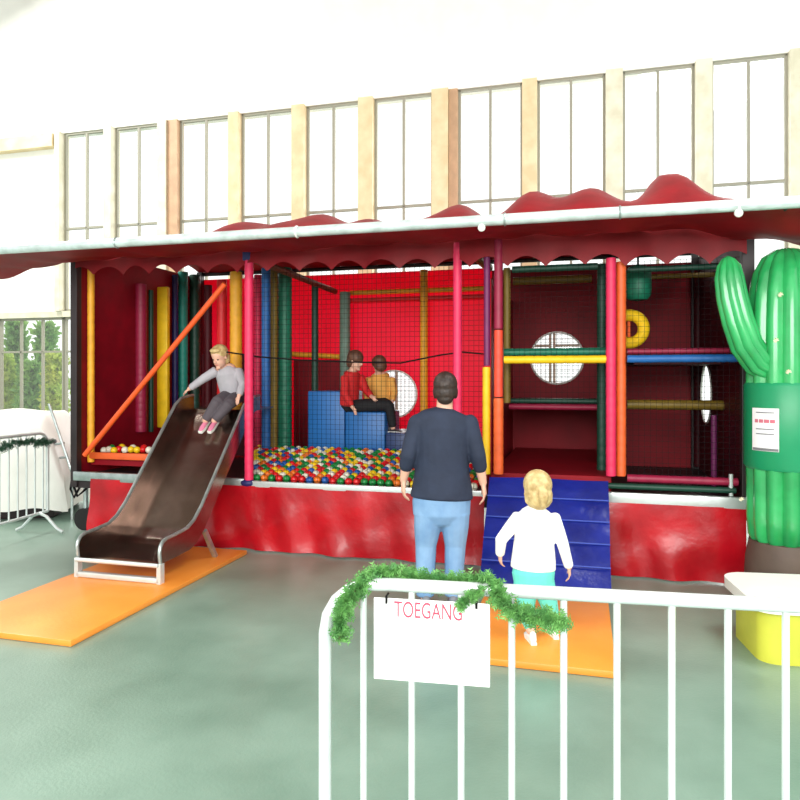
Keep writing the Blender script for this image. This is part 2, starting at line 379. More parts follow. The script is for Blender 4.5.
def net(p0, du, dv, nu, nv, r=.0012, name='safety_net', lab=None, m=BLACK):
    """square-mesh cord net between corner p0 and edge vectors du, dv"""
    p0, du, dv = Vector(p0), Vector(du), Vector(dv); b = MB()
    for i in range(nu + 1): b.bar(p0 + du * (i / nu), p0 + du * (i / nu) + dv, r * 2)
    for j in range(nv + 1): b.bar(p0 + dv * (j / nv), p0 + dv * (j / nv) + du, r * 2)
    return b.build(name, m, T, False, lab)
def netrect(px0, px1, z0, z1, w, pitch=.044, **k):
    a, c_ = U(px0, w), U(px1, w); net((a, w, z0), (c_ - a, 0, 0), (0, 0, z1 - z0), max(2, round((c_ - a) / pitch)), max(2, round((z1 - z0) / pitch)), **k)
netrect(252, 484, ZP + .02, 2.58, .03, lab='fine black net across the ball pit')
netrect(509, 606, Zt(550, 403, .05), 2.55, .05, lab='fine black net above the blue ramp')
netrect(627, 742, ZP + .06, 2.55, .05, lab='fine black net across the right bay')
for hu, hz, r, ax in ((h1[0], h1[1], .29, bw1), (h2[0], h2[1], .3, bw2)):   # netting behind the round openings
    b = MB()
    for k in range(-6, 7):
        d = k * .045; L = math.sqrt(max(r * r - d * d, 0))
        if L > .02: b.bar((hu + d, D + .012, hz - L), (hu + d, D + .012, hz + L), .0028); b.bar((hu - L, D + .012, hz + d), (hu + L, D + .012, hz + d), .0028)
    part(b, 'opening_net', BLACK, smooth=False, parent=ax)
# foam-sleeved posts and bars
def sleeve(p, q, r, m, name='foam_post', lab=None, n=12):
    p, q = Vector(p), Vector(q); L = (q - p).length; K = max(2, int(L / .08)); pts, rad = [], []
    for i in range(K):
        for t, f in ((.02, .955), (.2, 1.), (.8, 1.), (.98, .955)): pts.append(p.lerp(q, (i + t) / K)); rad.append(r * f)
    part(MB().tube(pts, rad, n), name, m, lab)
def post(px, pxw, y0, y1, w, m, lab=None):
    u = U(px, w); Y = Y0 - u * sn + w * cs
    sleeve((u, w, max(ZP + .005, Zt(px, y1, w))), (u, w, Zt(px, y0, w)), pxw / 2 * Y / F, m, 'foam_post', lab)
def corner(px, w, z0, z1, s, m): part(MB().box((U(px, w), w, (z0 + z1) / 2), (s, s, z1 - z0), bev=.006), 'corner_post', m, smooth=False)
corner(76, .02, .5, 2.86, .075, DARK); corner(747, .03, .5, 2.86, .09, DARK)
for pxu in (uA + .05, uB - .05): part(MB().box((pxu, D - .04, (.5 + 3.0) / 2), (.07, .07, 2.5)), 'corner_post', DARK, smooth=False)
# left bay, along the side wall
post(91, 7, 268, 462, .17, YORG, 'amber foam sleeve'); post(141, 11, 284, 432, 1.0, MARF, 'maroon foam sleeve'); post(151, 5, 290, 432, 1.18, DGRN, 'dark green foam sleeve')
part(MB().box((U(162, 1.4), 1.4, (1.0 + 2.7) / 2), (.19, .07, 1.7), bev=.02), 'foam_panel', YELL, 'yellow foam panel')
post(175, 6, 275, 432, 1.67, NAVY, 'navy foam sleeve'); post(183, 10, 272, 432, 1.85, TEAL, 'teal foam sleeve'); post(195, 11, 275, 432, 2.1, DGRN, 'dark green foam sleeve')
part(MB().tube([(U(86), -.02, Zt(86, 455)), (U(226), -.02, Zt(226, 284))], .026, 12), 'brace_pole', ORPOLE, 'orange diagonal pole')
part(MB().box((U(127, .25), .16, Zt(127, 456.5, .16)), (U(162, .16) - U(98, .16), .05, .07), bev=.012), 'ball_trough_board', ORNG, 'low orange board')
part(MB().box((U(127, .25), .42, Zt(127, 449.5, .35) - .1), (U(162, .3) - U(96, .3), .44, .1)), 'ball_trough', REDD, smooth=False)
# between the left bay and the ball pit
post(208, 8, 285, 432, 1.4, MAROON); post(222, 10, 280, 440, 1.2, REDF, 'red foam sleeve'); post(236, 12, 272, 432, .7, YORG, 'amber foam sleeve')
post(249, 9, 250, 488, -.015, PINK, 'pink foam sleeve at the front'); part(MB().box((U(249), -.02, Zt(249, 253)), (.085, .08, .16), bev=.015), 'post_cap', NAVY, 'navy post cap')
part(MB().ell((U(249), -.02, ZP - .01), (.075, .05, .04)), 'post_foot', NAVY)
post(258, 8, 275, 450, 1.5, PINK); post(266, 9, 268, 448, .8, BLUEF, 'blue foam sleeve'); post(274, 8, 270, 448, 1.0, OLIV, 'olive foam sleeve'); post(285, 14, 268, 446, 1.15, GREN, 'green foam sleeve')
post(315, 7, 285, 396, 1.6, DGRN, 'dark green foam sleeve'); post(345, 11, 292, 392, 2.1, GGRN, 'grey green foam sleeve')
sleeve((U(253), .02, Zt(253, 259)), (U(253), 2.2, 2.68), .035, BRWN, 'foam_bar', 'brown foam bar')
sleeve((U(292, 2.2), 2.2, Zt(300, 354, 2.2)), (U(346, 2.2), 2.2, Zt(346, 357, 2.2)), .032, YORG, 'foam_bar', 'amber foam bar')
part(MB().box((U(322, 2.25), 2.25, (Zt(320, 360, 2.25) + ZP) / 2), (U(348, 2.25) - U(292, 2.25), .03, Zt(320, 360, 2.25) - ZP)), 'wall_mat', REDD, smooth=False)
part(MB().box((U(245, 1.9), 1.9, (1.9 + ZP) / 2), (U(292, 1.9) - U(205, 1.9), .03, 1.9 - ZP)), 'wall_mat', MAROON, smooth=False)
sleeve((U(350, 2.24), 2.24, 2.66), (U(486, 2.24), 2.24, 2.66), .03, YORG, 'foam_bar', 'amber foam bar under the roof')
sleeve((U(350, 2.24), 2.2, 2.56), (U(486, 2.2), 2.2, 2.56), .028, REDF, 'foam_bar')
post(424, 8, 270, 432, 2.18, YORG, 'amber foam sleeve')
post(457.5, 9, 243, 489, .0, PINK, 'pink foam sleeve at the front')
sleeve((U(466, .1), .1, Zt(466, 248, .1)), (U(489, 1.5), 1.5, Zt(489, 268, 1.5)), .045, OLIV, 'foam_bar', 'olive foam bar')
post(486.5, 8, 367, 474, .0, YELL, 'yellow lower foam sleeve'); post(487, 6.5, 256, 366, .0, PURP, 'purple upper foam sleeve')
post(498.5, 10, 398, 474, -.02, ORNG, 'orange lower foam sleeve'); post(498.5, 9, 330, 397, -.02, mat('vermilion_foam', (232, 74, 48), .5, noise=.1), 'vermilion foam sleeve'); post(498.5, 9, 240, 329, -.02, MARF, 'maroon upper foam sleeve')
post(507, 7, 268, 403, .3, OLIV, 'olive foam sleeve')
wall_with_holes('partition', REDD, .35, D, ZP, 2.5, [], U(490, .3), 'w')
# bay above the ramp
ZR = .79
part(MB().box((U(555, 1.2), D / 2 + .03, (ZR + ZP) / 2), (U(612, 0) - U(490, 0), D - .1, ZR - ZP - .01), bev=.01), 'entry_deck', REDD, smooth=False)
def hbar(px0, px1, py, w, th, m, lab=None):
    a, c_ = U(px0, w), U(px1, w); Y = Y0 - (a + c_) / 2 * sn + w * cs; z = Zt((px0 + px1) / 2, py, w)
    sleeve((a, w, z), (c_, w, z), th / 2 * Y / F, m, 'foam_bar', lab)
hbar(504, 608, 352, .1, 8, GREN, 'green foam bar'); hbar(504, 608, 359.5, .0, 8, YELL, 'yellow foam bar')
hbar(509, 598, 401, .9, 5, DGRN, 'dark green foam bar'); hbar(509, 598, 407, .9, 6, MARF, 'maroon foam bar')
hbar(512, 598, 268, .15, 7, DGRN, 'dark green foam bar under the roof'); hbar(513, 592, 280, 1.6, 8, OLIV, 'olive foam bar')
part(MB().box((U(555, 1.0), 1.55, Zt(555, 403, 1.2)), (U(598, .9) - U(509, .9), 1.2, .05), bev=.01), 'upper_deck', REDD, smooth=False)
post(602, 10, 264, 474, .5, DGRN, 'dark green foam sleeve')
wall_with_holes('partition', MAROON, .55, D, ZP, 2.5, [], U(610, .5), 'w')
post(611, 10, 258, 476, -.02, PINK, 'pink foam sleeve at the front'); post(621, 10, 262, 476, .05, ORNG, 'orange foam sleeve')
# right bay
hbar(627, 744, 351, .1, 6, MARF, 'maroon foam bar'); hbar(627, 738, 358.5, .0, 8, BLUEF, 'blue foam bar')
hbar(627, 744, 405, .9, 10, OLIV, 'olive foam bar'); hbar(628, 722, 268, .2, 6, DGRN, 'dark green foam bar under the roof'); hbar(628, 722, 276, 1.0, 5, OLIV, 'olive foam bar')
hbar(627, 738, 480, .02, 8, MARF, 'maroon foam bar'); hbar(606, 736, 488, .0, 6, DGRN, 'dark green foam bar')
post(714, 6, 415, 488, .8, PURP, 'purple foam sleeve'); post(698, 8, 270, 480, 2.2, MAROON)
part(MB().box((U(685, 1.2), 1.6, Zt(690, 362, 1.2)), (U(742, .9) - U(630, .9), 1.2, .05)), 'upper_deck', MAROON, smooth=False)
part(MB().tube([(U(731), .0, ZP + .05), (U(731), .0, ZP + .22)], .016, 8), 'hand_hold', WSTEEL)
# ropes
def rope(pts, r=.008): part(MB().tube(pts, r, 6), 'rope', BLACK)
rope([(U(p), .015, Zt(p, y)) for p, y in ((226, 352), (260, 357), (300, 360), (350, 362), (400, 363), (440, 355), (462, 352), (484, 354))])
# stays of the roof, roof tarpaulin, valance
def roofh(u):
    z = 3.10
    for px, h, s in ((262, .20, .30), (325, .24, .42), (385, .12, .25), (462, .24, .3), (535, .34, .24), (590, .34, .28), (664, .42, .26), (708, .12, .3), (150, .05, .5)):
        z += h * math.exp(-((u - U(px, 1.1)) / s) ** 2)
    return min(z, 3.50)
def roof(s, t):
    u = uA + (uB - uA) * s
    k = math.sin(math.pi * t) ** .8 if 0 < t < 1 else 0
    return (u, -.02 + (D + .04) * t, 2.9 + .1 * t + (roofh(u) - 2.95) * k + .012 * math.sin(u * 13 + t * 7))
part(MB().sheet(90, 16, roof, .006), 'roof_tarpaulin', REDA)
part(MB().tube([(uA, .0, 2.88), (uB, .0, 2.88)], .03, 10), 'roof_rail', DARK); part(MB().tube([(uA, D, 2.98), (uB, D, 2.98)], .025, 10), 'roof_rail', DARK)
def valance(s, t):
    u = uA + .04 + (uB - uA - .06) * s
    lo = Zt(90, 272) * (1 - s) + Zt(640, 262) * s if s < .85 else Zt(640, 262)
    lo += .09 * abs(math.sin(math.pi * u / .315)) ** .8 - .04
    return (u, -.03 + .02 * math.sin(u * 6) * t + .012 * math.sin(u * 15 + 1) * t, 2.90 + (lo - 2.90) * t)
part(MB().sheet(360, 8, valance, .005), 'valance', REDA, 'scalloped red valance')
# tow end
part(MB().bar((uA - .02, .5, .5), (uA - .75, .95, .45), .08), 'drawbar', DARK, smooth=False)
wheel = (U(87.5, .26), .25, .12)
part(MB().tube([(wheel[0] - .02 , .22, .12), (wheel[0] - .02, .30, .12)], .115, 18), 'jockey_wheel', RUBBER); part(MB().tube([(wheel[0] - .02, .26, .12), (wheel[0] - .02, .26, .6)], .025, 8), 'jockey_leg', STEEL)
part(MB().tube([(U(70), .1, .66), (U(66), .1, .5), (U(69), .12, .38), (U(75), .15, .45), (U(80), .15, .5)], .014, 6), 'cable', BLACK)
part(MB().tube([(U(64), .12, .6), (U(62), .12, .45), (U(64), .14, .36), (U(72), .15, .52)], .012, 6), 'cable', BLACK)
for px, w in ((95, .9), (740, .9), (400, 1.2)): part(MB().lathe([(.05, 0), (.04, .02), (.03, .05), (.03, .5)], (U(px, w), w, 0), 12), 'support_jack', STEEL)

# ------------------------------------------------------------------ the awning
A = thing('awning', 'dark red awning flap on a long pale pipe along the trailer front', 'awning', TW(0, 0, 0), RZ)
WA = -.9; aL, aR = U(-120, WA), U(900, WA); ZA = 2.735
MB().tube([(aL, WA, ZA), (aR, WA, ZA)], .040, 14).build('pipe', PIPE, A); PI_ = A.children[0] if A.children else [o for o in bpy.data.objects if o.name == 'pipe'][0]
def awn(s, t):
    u = aL + (aR - aL) * s; w = WA + .02 + (-.06 - WA) * t
    if u < uA: zb = 2.80 - .19 * (uA - u)
    elif u > 2.2: zb = 2.79 - .19 * (u - 2.2)
    else: zb = 2.79
    zf = ZA + .02
    sag = -.05 * math.sin(math.pi * t) + .022 * math.sin(u * 5 + t * 4) * math.sin(math.pi * t) + .018 * math.sin(u * 11 - t * 6) * t
    return (u, w, zf + (zb - zf) * t + sag)
MB().sheet(120, 12, awn, .006).build('canopy', REDA, A)
for px in (482, 738): MB().ell((U(px, WA), WA - .02, ZA - .055), (.028, .02, .028)).build('pipe_clip', WHITEV, PI_)
for px in (117, 297, 505, 620, 738):
    MB().tube([(U(px, WA) + .04 * math.cos(k) * 0, WA + .042 * math.cos(k * .5236), ZA + .042 * math.sin(k * .5236)) for k in range(12)], .008, 6, closed=True).build('strap', WHITEV if px in (297, 738) else STEEL, PI_)
for px in (20, 130, 505, 790): MB().tube([(U(px, WA), WA, ZA), (U(px, WA) + .06, -.06 if uA < U(px, WA) < uB else -.1, 2.80 if uA < U(px, WA) < uB else 2.7)], .014, 8).build('stay', DARK, A)

# ------------------------------------------------------------------ slide, mats, ramp, soft steps
m1 = MB().box((0, 0, .02), (1.0, 2.2, .04), bev=.008).build('floor_mat', ORMAT); m1.location = TW(-1.88, -1.30); m1.rotation_euler = (0, 0, RZ)
tag(m1, 'orange floor mat under the foot of the steel slide', 'mat')
m2 = MB().box((0, 0, .02), (.86, 1.3, .04), bev=.008).build('floor_mat', ORMAT); m2.location = TW(1.30, -1.36); m2.rotation_euler = (0, 0, RZ)
tag(m2, 'orange floor mat in front of the blue ramp, under the small blond girl', 'mat')
SL = thing('slide', 'steep stainless steel slide leading down from the trailer onto an orange mat', 'slide', TW(-1.91, -1.28, .04), RZ)
prof = [(-.03, .135), (0, .15), (.2, .155), (.40, .165), (.50, .20), (.60, .275), (.72, .40), (1.1, .81), (1.38, 1.12), (1.47, 1.20), (1.56, 1.245), (1.95, 1.26)]
hw = .37
MB().sheet(10, 44, lambda s, t: (-hw + 2 * hw * s, *(lambda i, f: (prof[i][0] + (prof[i + 1][0] - prof[i][0]) * f, prof[i][1] + (prof[i + 1][1] - prof[i][1]) * f))(min(int(t * 11), 10), t * 11 - min(int(t * 11), 10))), .012).build('slide_bed', CHROME, SL)
topl = [(.0, .28), (.03, .31), (.08, .325), (.2, .33), (.36, .345), (.46, .39), (.58, .49), (1.0, .95), (1.32, 1.30), (1.42, 1.36), (1.56, 1.38), (1.64, 1.385)]
for sd in (-1, 1):
    x = sd * hw
    sp = MB().prism(prof[1:-1] + [(1.64, 1.25)] + topl[::-1] + [(-.012, .24)], lambda p: (x - .008, p[0], p[1]), lambda p: (x + .008, p[0], p[1])).build('side_panel', CHROME, SL, smooth=False)
    MB().tube([(x, 0, .15), (x, -.012, .24)] + [(x, p[0], p[1]) for p in topl], .014, 8).build('edge_tube', STEEL, sp)
    MB().box((x, .0, .075), (.035, .05, .15)).build('leg', WSTEEL, SL, smooth=False)
    MB().bar((x, .62, .27), (x, .80, .0), .035).build('leg', STEEL, SL, smooth=False)
MB().box((0, .0, .022), (2 * hw, .05, .04), bev=.006).build('foot_bar', WSTEEL, SL)
MB().tube([(-hw, -.03, .14), (hw, -.03, .14)], .016, 10).build('exit_lip', WSTEEL, SL)
# blue ramp
RA = thing('entry_ramp', 'shiny royal blue padded ramp leaning up to the trailer entrance', 'ramp', TW(1.28, 0), RZ)
def rampf(s, t):
    x = -.475 + .95 * s; fold = .005 * abs(math.sin(t * math.pi * 5)) + .006 * math.sin(x * 8 + t * 9)
    return (x, -.68 + .59 * t - fold * .7, .035 + .72 * t + fold * .7)
rp = MB().sheet(28, 40, rampf, .06).build('ramp_pad', RAMPM, RA)
for k, zz in enumerate((.2, .4, .6, .8)):
    MB().tube([(-.475 + .95 * q / 10, -.68 + .59 * zz - .036, .035 + .72 * zz + .03) for q in range(11)], .006, 6).build('seam', mat('pale_blue_seam', (70, 92, 190), .3), rp)
# soft steps inside the ball pit
ws = 1.12
SX = thing('soft_steps', 'blue foam steps rising out of the coloured balls', 'soft play steps', TW(U(348, ws), ws, ZP), RZ)
u0 = U(348, ws)
def blk(px0, px1, z1, dep, m, off=0): 
    a, c_ = U(px0, ws) - u0, U(px1, ws) - u0
    MB().box(((a + c_) / 2, off + dep / 2, (z1 - ZP) / 2), (c_ - a - .006, dep, z1 - ZP), bev=.02).build('foam_block', m, SX)
blk(307, 345, Zt(325, 391, ws), .62, BLUESOFT); blk(345, 385, Zt(360, 412, ws), .62, BLUESOFT); blk(385, 413, Zt(398, 433, ws), .62, DBLUES)
# yellow roller ring and hanging green bag in the right bay
RG = thing('foam_ring', 'yellow foam ring beside the pink post in the right bay', 'foam ring', TW(U(629, .28), .28, Zt(629, 329, .28)), RZ)
MB().tube([(.118 * math.cos(k * math.pi / 16), 0, .118 * math.sin(k * math.pi / 16)) for k in range(32)], [(.056, .05)] * 32, 10, closed=True).build('ring', YELL, RG)
MB().tube([(0, -.0, -.068), (0, .02, .068)], .012, 8).build('axle', ORNG, RG)
GB = thing('hanging_bag', 'dark green punch bag hanging under the trailer roof behind the pink post', 'punch bag', TW(U(638, .55), .55, Zt(638, 301, .55)), RZ)
MB().lathe([(.02, 0), (.08, .01), (.11, .05), (.115, .12), (.11, .25), (.08, .3), (.02, .32)], (0, 0, 0), 18).build('bag', GREN, GB)
MB().tube([(0, 0, .31), (0, 0, .62)], .01, 6).build('strap', BLACK, GB)

# ------------------------------------------------------------------ balls
BCOL = [('red', (222, 30, 34)), ('yellow', (246, 206, 30)), ('green', (26, 138, 62)), ('blue', (34, 92, 170)), ('white', (238, 234, 214)), ('orange', (240, 120, 36))]
BM = [mat(n_ + '_ball_plastic', c_, .3) for n_, c_ in BCOL]
bme = []
for m in BM:
    bm = bmesh.new(); bmesh.ops.create_uvsphere(bm, u_segments=14, v_segments=8, radius=.036); me = bpy.data.meshes.new('ball'); bm.to_mesh(me); bm.free()
    me.polygons.foreach_set('use_smooth', [True] * len(me.polygons)); me.materials.append(m); bme.append(me)
rb = random.Random(11)
def pick(): return rb.choices(range(6), (24, 20, 21, 11, 19, 8))[0]
def ballz(u, w): return .650 + .185 * min(1, max(0, (w - .06) / .95)) ** .8
spots = []
pit = .0765; row = 0; w = .075
while w < 1.06:
    u = U(254, w) + .03 + (pit / 2 if row % 2 else 0)
    while u < U(482) - .05: spots.append((u, w)); u += pit
    w += pit * .866 * .93; row += 1
vis = sorted(spots, key=lambda s: (s[0] > .12 and s[0] < .5, s[1]))
indiv, rest = vis[:300], vis[300:]
cells = {}
for (u, w) in indiv:
    k = pick(); o = bpy.data.objects.new('ball', bme[k]); C.objects.link(o)
    o.location = TW(u, w, ballz(u, w) + rb.uniform(-.004, .004))
    tag(o, '%s plastic ball in the ball pit behind the net' % BCOL[k][0], 'ball', '%s balls in the ball pit' % BCOL[k][0])
def ball_bed(name, lab, pts):
    b = MB(); idx = []
    for (u, w, z) in pts:
        n0 = len(b.bm.faces); b.ell((u, w, z), (.036,) * 3, n=10); b.bm.faces.ensure_lookup_table(); k = pick()
        for f in b.bm.faces[n0:]: f.material_index = k
    o = b.build(name, BM[0])
    for m in BM[1:]: o.data.materials.append(m)
    o.location = TW(0, 0); o.rotation_euler = (0, 0, RZ); tag(o, lab, 'balls', kind='stuff')
ball_bed('ball_pit_filling', 'more coloured plastic balls underneath and behind those in the ball pit', [(u, w, ballz(u, w)) for u, w in rest] + [(u + pit / 2, w + .02, ballz(u, w) - .058) for u, w in spots if u < U(482) - .12 and ballz(u, w) - .058 > ZP + .03])
for k_, (px, w, z) in enumerate([(104, .3, .76), (109, .34, .77), (114, .28, .76), (119, .33, .775), (125, .28, .765), (131, .32, .77), (137, .29, .765), (143, .33, .77), (149, .3, .765), (112, .42, .79), (122, .43, .8), (133, .42, .79), (144, .44, .79)]):
    k = [4, 4, 1, 0, 4, 1, 1, 0, 4, 2, 1, 4, 0][k_]; o = bpy.data.objects.new('ball', bme[k]); C.objects.link(o); o.location = TW(U(px, w), w, Zt(px, 449.5, w) + (z - .77) * .9)
    tag(o, '%s plastic ball behind the low orange board in the left bay' % BCOL[k][0], 'ball', '%s balls in the left bay' % BCOL[k][0])

# ------------------------------------------------------------------ inflatable cactus
CA = thing('cactus_figure', 'tall shiny green inflatable cactus with one raised arm beside the trailer', 'inflatable cactus', PT(786, 0, 4.9) * Vector((1, 1, 0)) if False else (PT(786, 0, 4.9).x, 4.9, 0))
def ribbed(b, pts, rads, ribs, side=(1, 0, 0), amp=.07, n=None):
    n = n or ribs * 6; rings = []; pts = [Vector(p) for p in pts]; prev = Vector(side)
    for i, p in enumerate(pts):
        t = (pts[min(i + 1, len(pts) - 1)] - pts[max(i - 1, 0)]).normalized(); sd = (prev - t * prev.dot(t)).normalized(); prev = sd; up = t.cross(sd)
        rings.append([b.bm.verts.new(p + (sd * math.cos(2 * math.pi * k / n) + up * math.sin(2 * math.pi * k / n)) * rads[i] * (1 - amp + amp * 2 * abs(math.cos(math.pi * ribs * k / n)))) for k in range(n)])
    return b.skin(rings)
zt = 2.53
pr = [(.20, .40), (.235, .47), (.245, .6), (.248, 1.0), (.248, 1.6), (.245, 2.0), (.235, 2.2), (.205, 2.36), (.15, 2.47), (.08, 2.52), (.02, 2.535)]
tk = ribbed(MB(), [(0, 0, z) for r, z in pr], [r for r, z in pr], 13).build('trunk', CACT, CA)
def ca(px, py, dy=0.): p = PT(px, py, 4.9 + dy); return (p.x - CA.location.x, dy, p.z)
arm = [ca(775, 372, -.05), ca(758, 362, -.06), ca(746, 345, -.06), ca(738, 322, -.05), ca(732, 298, -.04), ca(729, 278, -.03), ca(728.5, 266, -.03), ca(728, 259, -.03), ca(728, 256, -.03)]
ribbed(MB(), arm, [.09, .102, .104, .102, .10, .093, .076, .042, .01], 9, side=(0, 1, 0)).build('arm', CACT, CA)
MB().lathe([(.2625, 1.6 - (473 - 378) / 680 * 4.64), (.2625 + .012, 1.6 - (470 - 378) / 680 * 4.64), (.2625 + .012, 1.6 - (386 - 378) / 680 * 4.64), (.2625, 1.6 - (383 - 378) / 680 * 4.64)], (0, 0, 0), 40).build('band', CACTD, tk, label='dark green band')
MB().lathe([(.17, .0), (.25, .01), (.275, .1), (.265, .3), (.24, .43), (.05, .44)], (0, 0, 0), 32).build('pot', POT, CA, label='brown base')
for px, py in ((784, 294), (781, 340), (756, 318), (790, 372), (760, 506)):
    p = PT(px, py, 4.9 - .255); a = math.atan2(-.255, (p.x - CA.location.x)); 
    x = p.x - CA.location.x; y = -math.sqrt(max(.262 ** 2 - x * x, 0)); b = MB()
    for q in range(4): d = Vector((math.cos(q * .8), -.4, math.sin(q * .8))) * .018; b.bar(Vector((x, y, p.z)) - d * .8, Vector((x, y, p.z)) + d, .005)
    b.build('spine', mat('cream_spine', (236, 226, 190), .5), tk, smooth=False)
NT = thing('paper_notice', 'white printed notice taped to the dark green band of the cactus', 'notice', CA.location)
def cyl_patch(b, px0, px1, py0, py1, r, th=.003, n=8):
    z0, z1 = 1.6 - (py1 - 378) / 680 * 4.63, 1.6 - (py0 - 378) / 680 * 4.63
    def ang(px):
        best = min((abs(CX + F * (CA.location.x + r * math.sin(t / 200)) / (4.9 - r * math.cos(t / 200)) - px), t / 200) for t in range(-300, 300)); return best[1]
    a0, a1 = ang(px0), ang(px1)
    return b.sheet(n, 4, lambda s, t: (r * math.sin(a0 + (a1 - a0) * s), -r * math.cos(a0 + (a1 - a0) * s), z0 + (z1 - z0) * t), th)
sh_ = cyl_patch(MB(), 752.5, 779, 409, 453, .281).build('sheet', PAPER, NT)
bq = MB()
for (x0, x1) in ((755, 758), (759, 763), (764, 769), (770, 775)): cyl_patch(bq, x0, x1, 420.5, 424, .2845, .002, 2)
bq.build('heading', INKR, sh_)
bq = MB()
for y_ in (413, 430, 435): cyl_patch(bq, 756, 774, y_, y_ + 1.0, .2845, .002, 4)
cyl_patch(bq, 753, 778.5, 450, 452.6, .2845, .002, 4); bq.build('small_print', INKG, sh_)

# white low bench with a lime side
BE = thing('low_play_table', 'low rounded white table top on a lime base by the right edge', 'low table', (2.75, 3.95, 0), R(-8))
def rrect(a, c_, r, n=8):
    out = []
    for (sx, sy, st) in ((1, 1, 0), (-1, 1, 90), (-1, -1, 180), (1, -1, 270)):
        for k in range(n + 1): t = R(st + 90 * k / n); out.append((sx * (a - r) + r * math.cos(t), sy * (c_ - r) + r * math.sin(t)))
    return out
MB().prism(rrect(.76, .31, .14), lambda p: (p[0], p[1], .30), lambda p: (p[0], p[1], .36)).build('table_top', WHITEV, BE)
MB().prism(rrect(.70, .25, .10), lambda p: (p[0], p[1], .0), lambda p: (p[0], p[1], .30)).build('base', YGRN, BE)

# ------------------------------------------------------------------ barriers, garlands, sign
def barrier(name, label, loc, rz, L, h=1.08, r=.017, pitch=.123, first=.123):
    t = thing(name, label, 'barrier', loc, rz)
    rc = .13; pts = [(0, 0, .2), (0, 0, .6), (0, 0, h - rc)] + [(rc - rc * math.cos(R(a)), 0, h - rc + rc * math.sin(R(a))) for a in (20, 40, 60, 80)] + [(rc + .05, 0, h), (L / 2, 0, h), (L - rc - .05, 0, h)] + [(L - rc + rc * math.sin(R(a)), 0, h - rc + rc * math.cos(R(a))) for a in (10, 30, 50, 70)] + [(L, 0, h - rc), (L, 0, .6), (L, 0, .2)]
    MB().tube(pts, r, 12, hint=(0, 1, 0)).build('frame_tube', WSTEEL, t)
    MB().tube([(0, 0, .2), (L, 0, .2)], r * .8, 10).build('bottom_rail', WSTEEL, t)
    x = first
    while x < L - .05: MB().tube([(x, 0, .2), (x, 0, h - .005)], .0085, 8).build('upright', WSTEEL, t); x += pitch
    for fx in (.12, L - .12): MB().tube([(fx, -.27, .018), (fx, -.2, .05), (fx, -.08, .17), (fx, 0, .2), (fx, .08, .17), (fx, .2, .05), (fx, .27, .018)], .016, 8).build('foot', WSTEEL, t)
    return t
pL = Vector((PT(325, 0, 1.725).x, 1.725)); ang = math.atan2(1.524 - 1.69, .896 + .062)
NB = barrier('crowd_barrier', 'pale steel crowd barrier in the foreground with a white sign hung on it', (pL.x, pL.y, 0), ang, 2.2, 1.085, .0165, .1225, .1)
def NBP(px, py, dy=0.):
    """point on the near barrier's plane seen at a pixel"""
    a = (px - CX) / F; d = Vector((math.cos(ang), math.sin(ang))); q = pL + Vector((d.y, -d.x)) * dy
    t = (a * q.y - q.x) / (d.x - a * d.y); x, y = q.x + d.x * t, q.y + d.y * t
    return Vector((x, y, CZ - (py - HY) / F * y))
SG = thing('entrance_sign', 'white sign reading TOEGANG in thin red capitals on the near barrier', 'sign', (0, 0, 0))
def quadbox(b, P, dy0, dy1):
    A_ = [b.bm.verts.new(NBP(*p, dy0)) for p in P]; B_ = [b.bm.verts.new(NBP(*p, dy1)) for p in P]
    for k in range(4): b.bm.faces.new((A_[k], A_[(k + 1) % 4], B_[(k + 1) % 4], B_[k]))
    b.bm.faces.new(A_[::-1]); b.bm.faces.new(B_); return b
p0 = NBP(374, 598, .024); p1 = NBP(490, 603, .024); ps = (p0 + p1) / 2; SG.location = (ps.x, ps.y, ps.z); SG.rotation_euler = (0, 0, ang)
wd = (p1 - p0).length
pn = MB().box((0, 0, -.1), (wd, .006, .2), bev=.002).build('panel', PAPER, SG)
for fx in (-.11, .11): MB().tube([(fx, .02, .005), (fx, -.004, .006), (fx, -.006, -.012)], .003, 6).build('cable_tie', BLACK, SG)
cu = bpy.data.curves.new('lettering', 'FONT'); cu.body = 'TOEGANG'; cu.size = .05; cu.align_x = 'CENTER'; cu.align_y = 'CENTER'; cu.extrude = .0006
to = bpy.data.objects.new('lettering', cu); C.objects.link(to); dg = bpy.context.evaluated_depsgraph_get(); dg.update()
me = bpy.data.meshes.new_from_object(to.evaluated_get(dg)); bpy.data.objects.remove(to); bpy.data.curves.remove(cu)
xs = [v.co.x for v in me.vertices]; ys = [v.co.y for v in me.vertices]; sc = (68 * 1.66 / 680) / (max(xs) - min(xs)); syc = (16 * 1.66 / 680) / (max(ys) - min(ys))
for v in me.vertices: v.co = (v.co.x * sc, -.0045 - v.co.z, v.co.y * syc)
me.materials.clear(); me.materials.append(mat('sign_red', (186, 66, 88), .7)); lt = bpy.data.objects.new('lettering', me); C.objects.link(lt); lt.parent = pn
q = NBP(428, 612, .03); lt.location = ((q - SG.location).x * math.cos(ang) + (q - SG.location).y * math.sin(ang), 0, q.z - SG.location.z)
lt['label'] = 'TOEGANG in thin faded red letters'
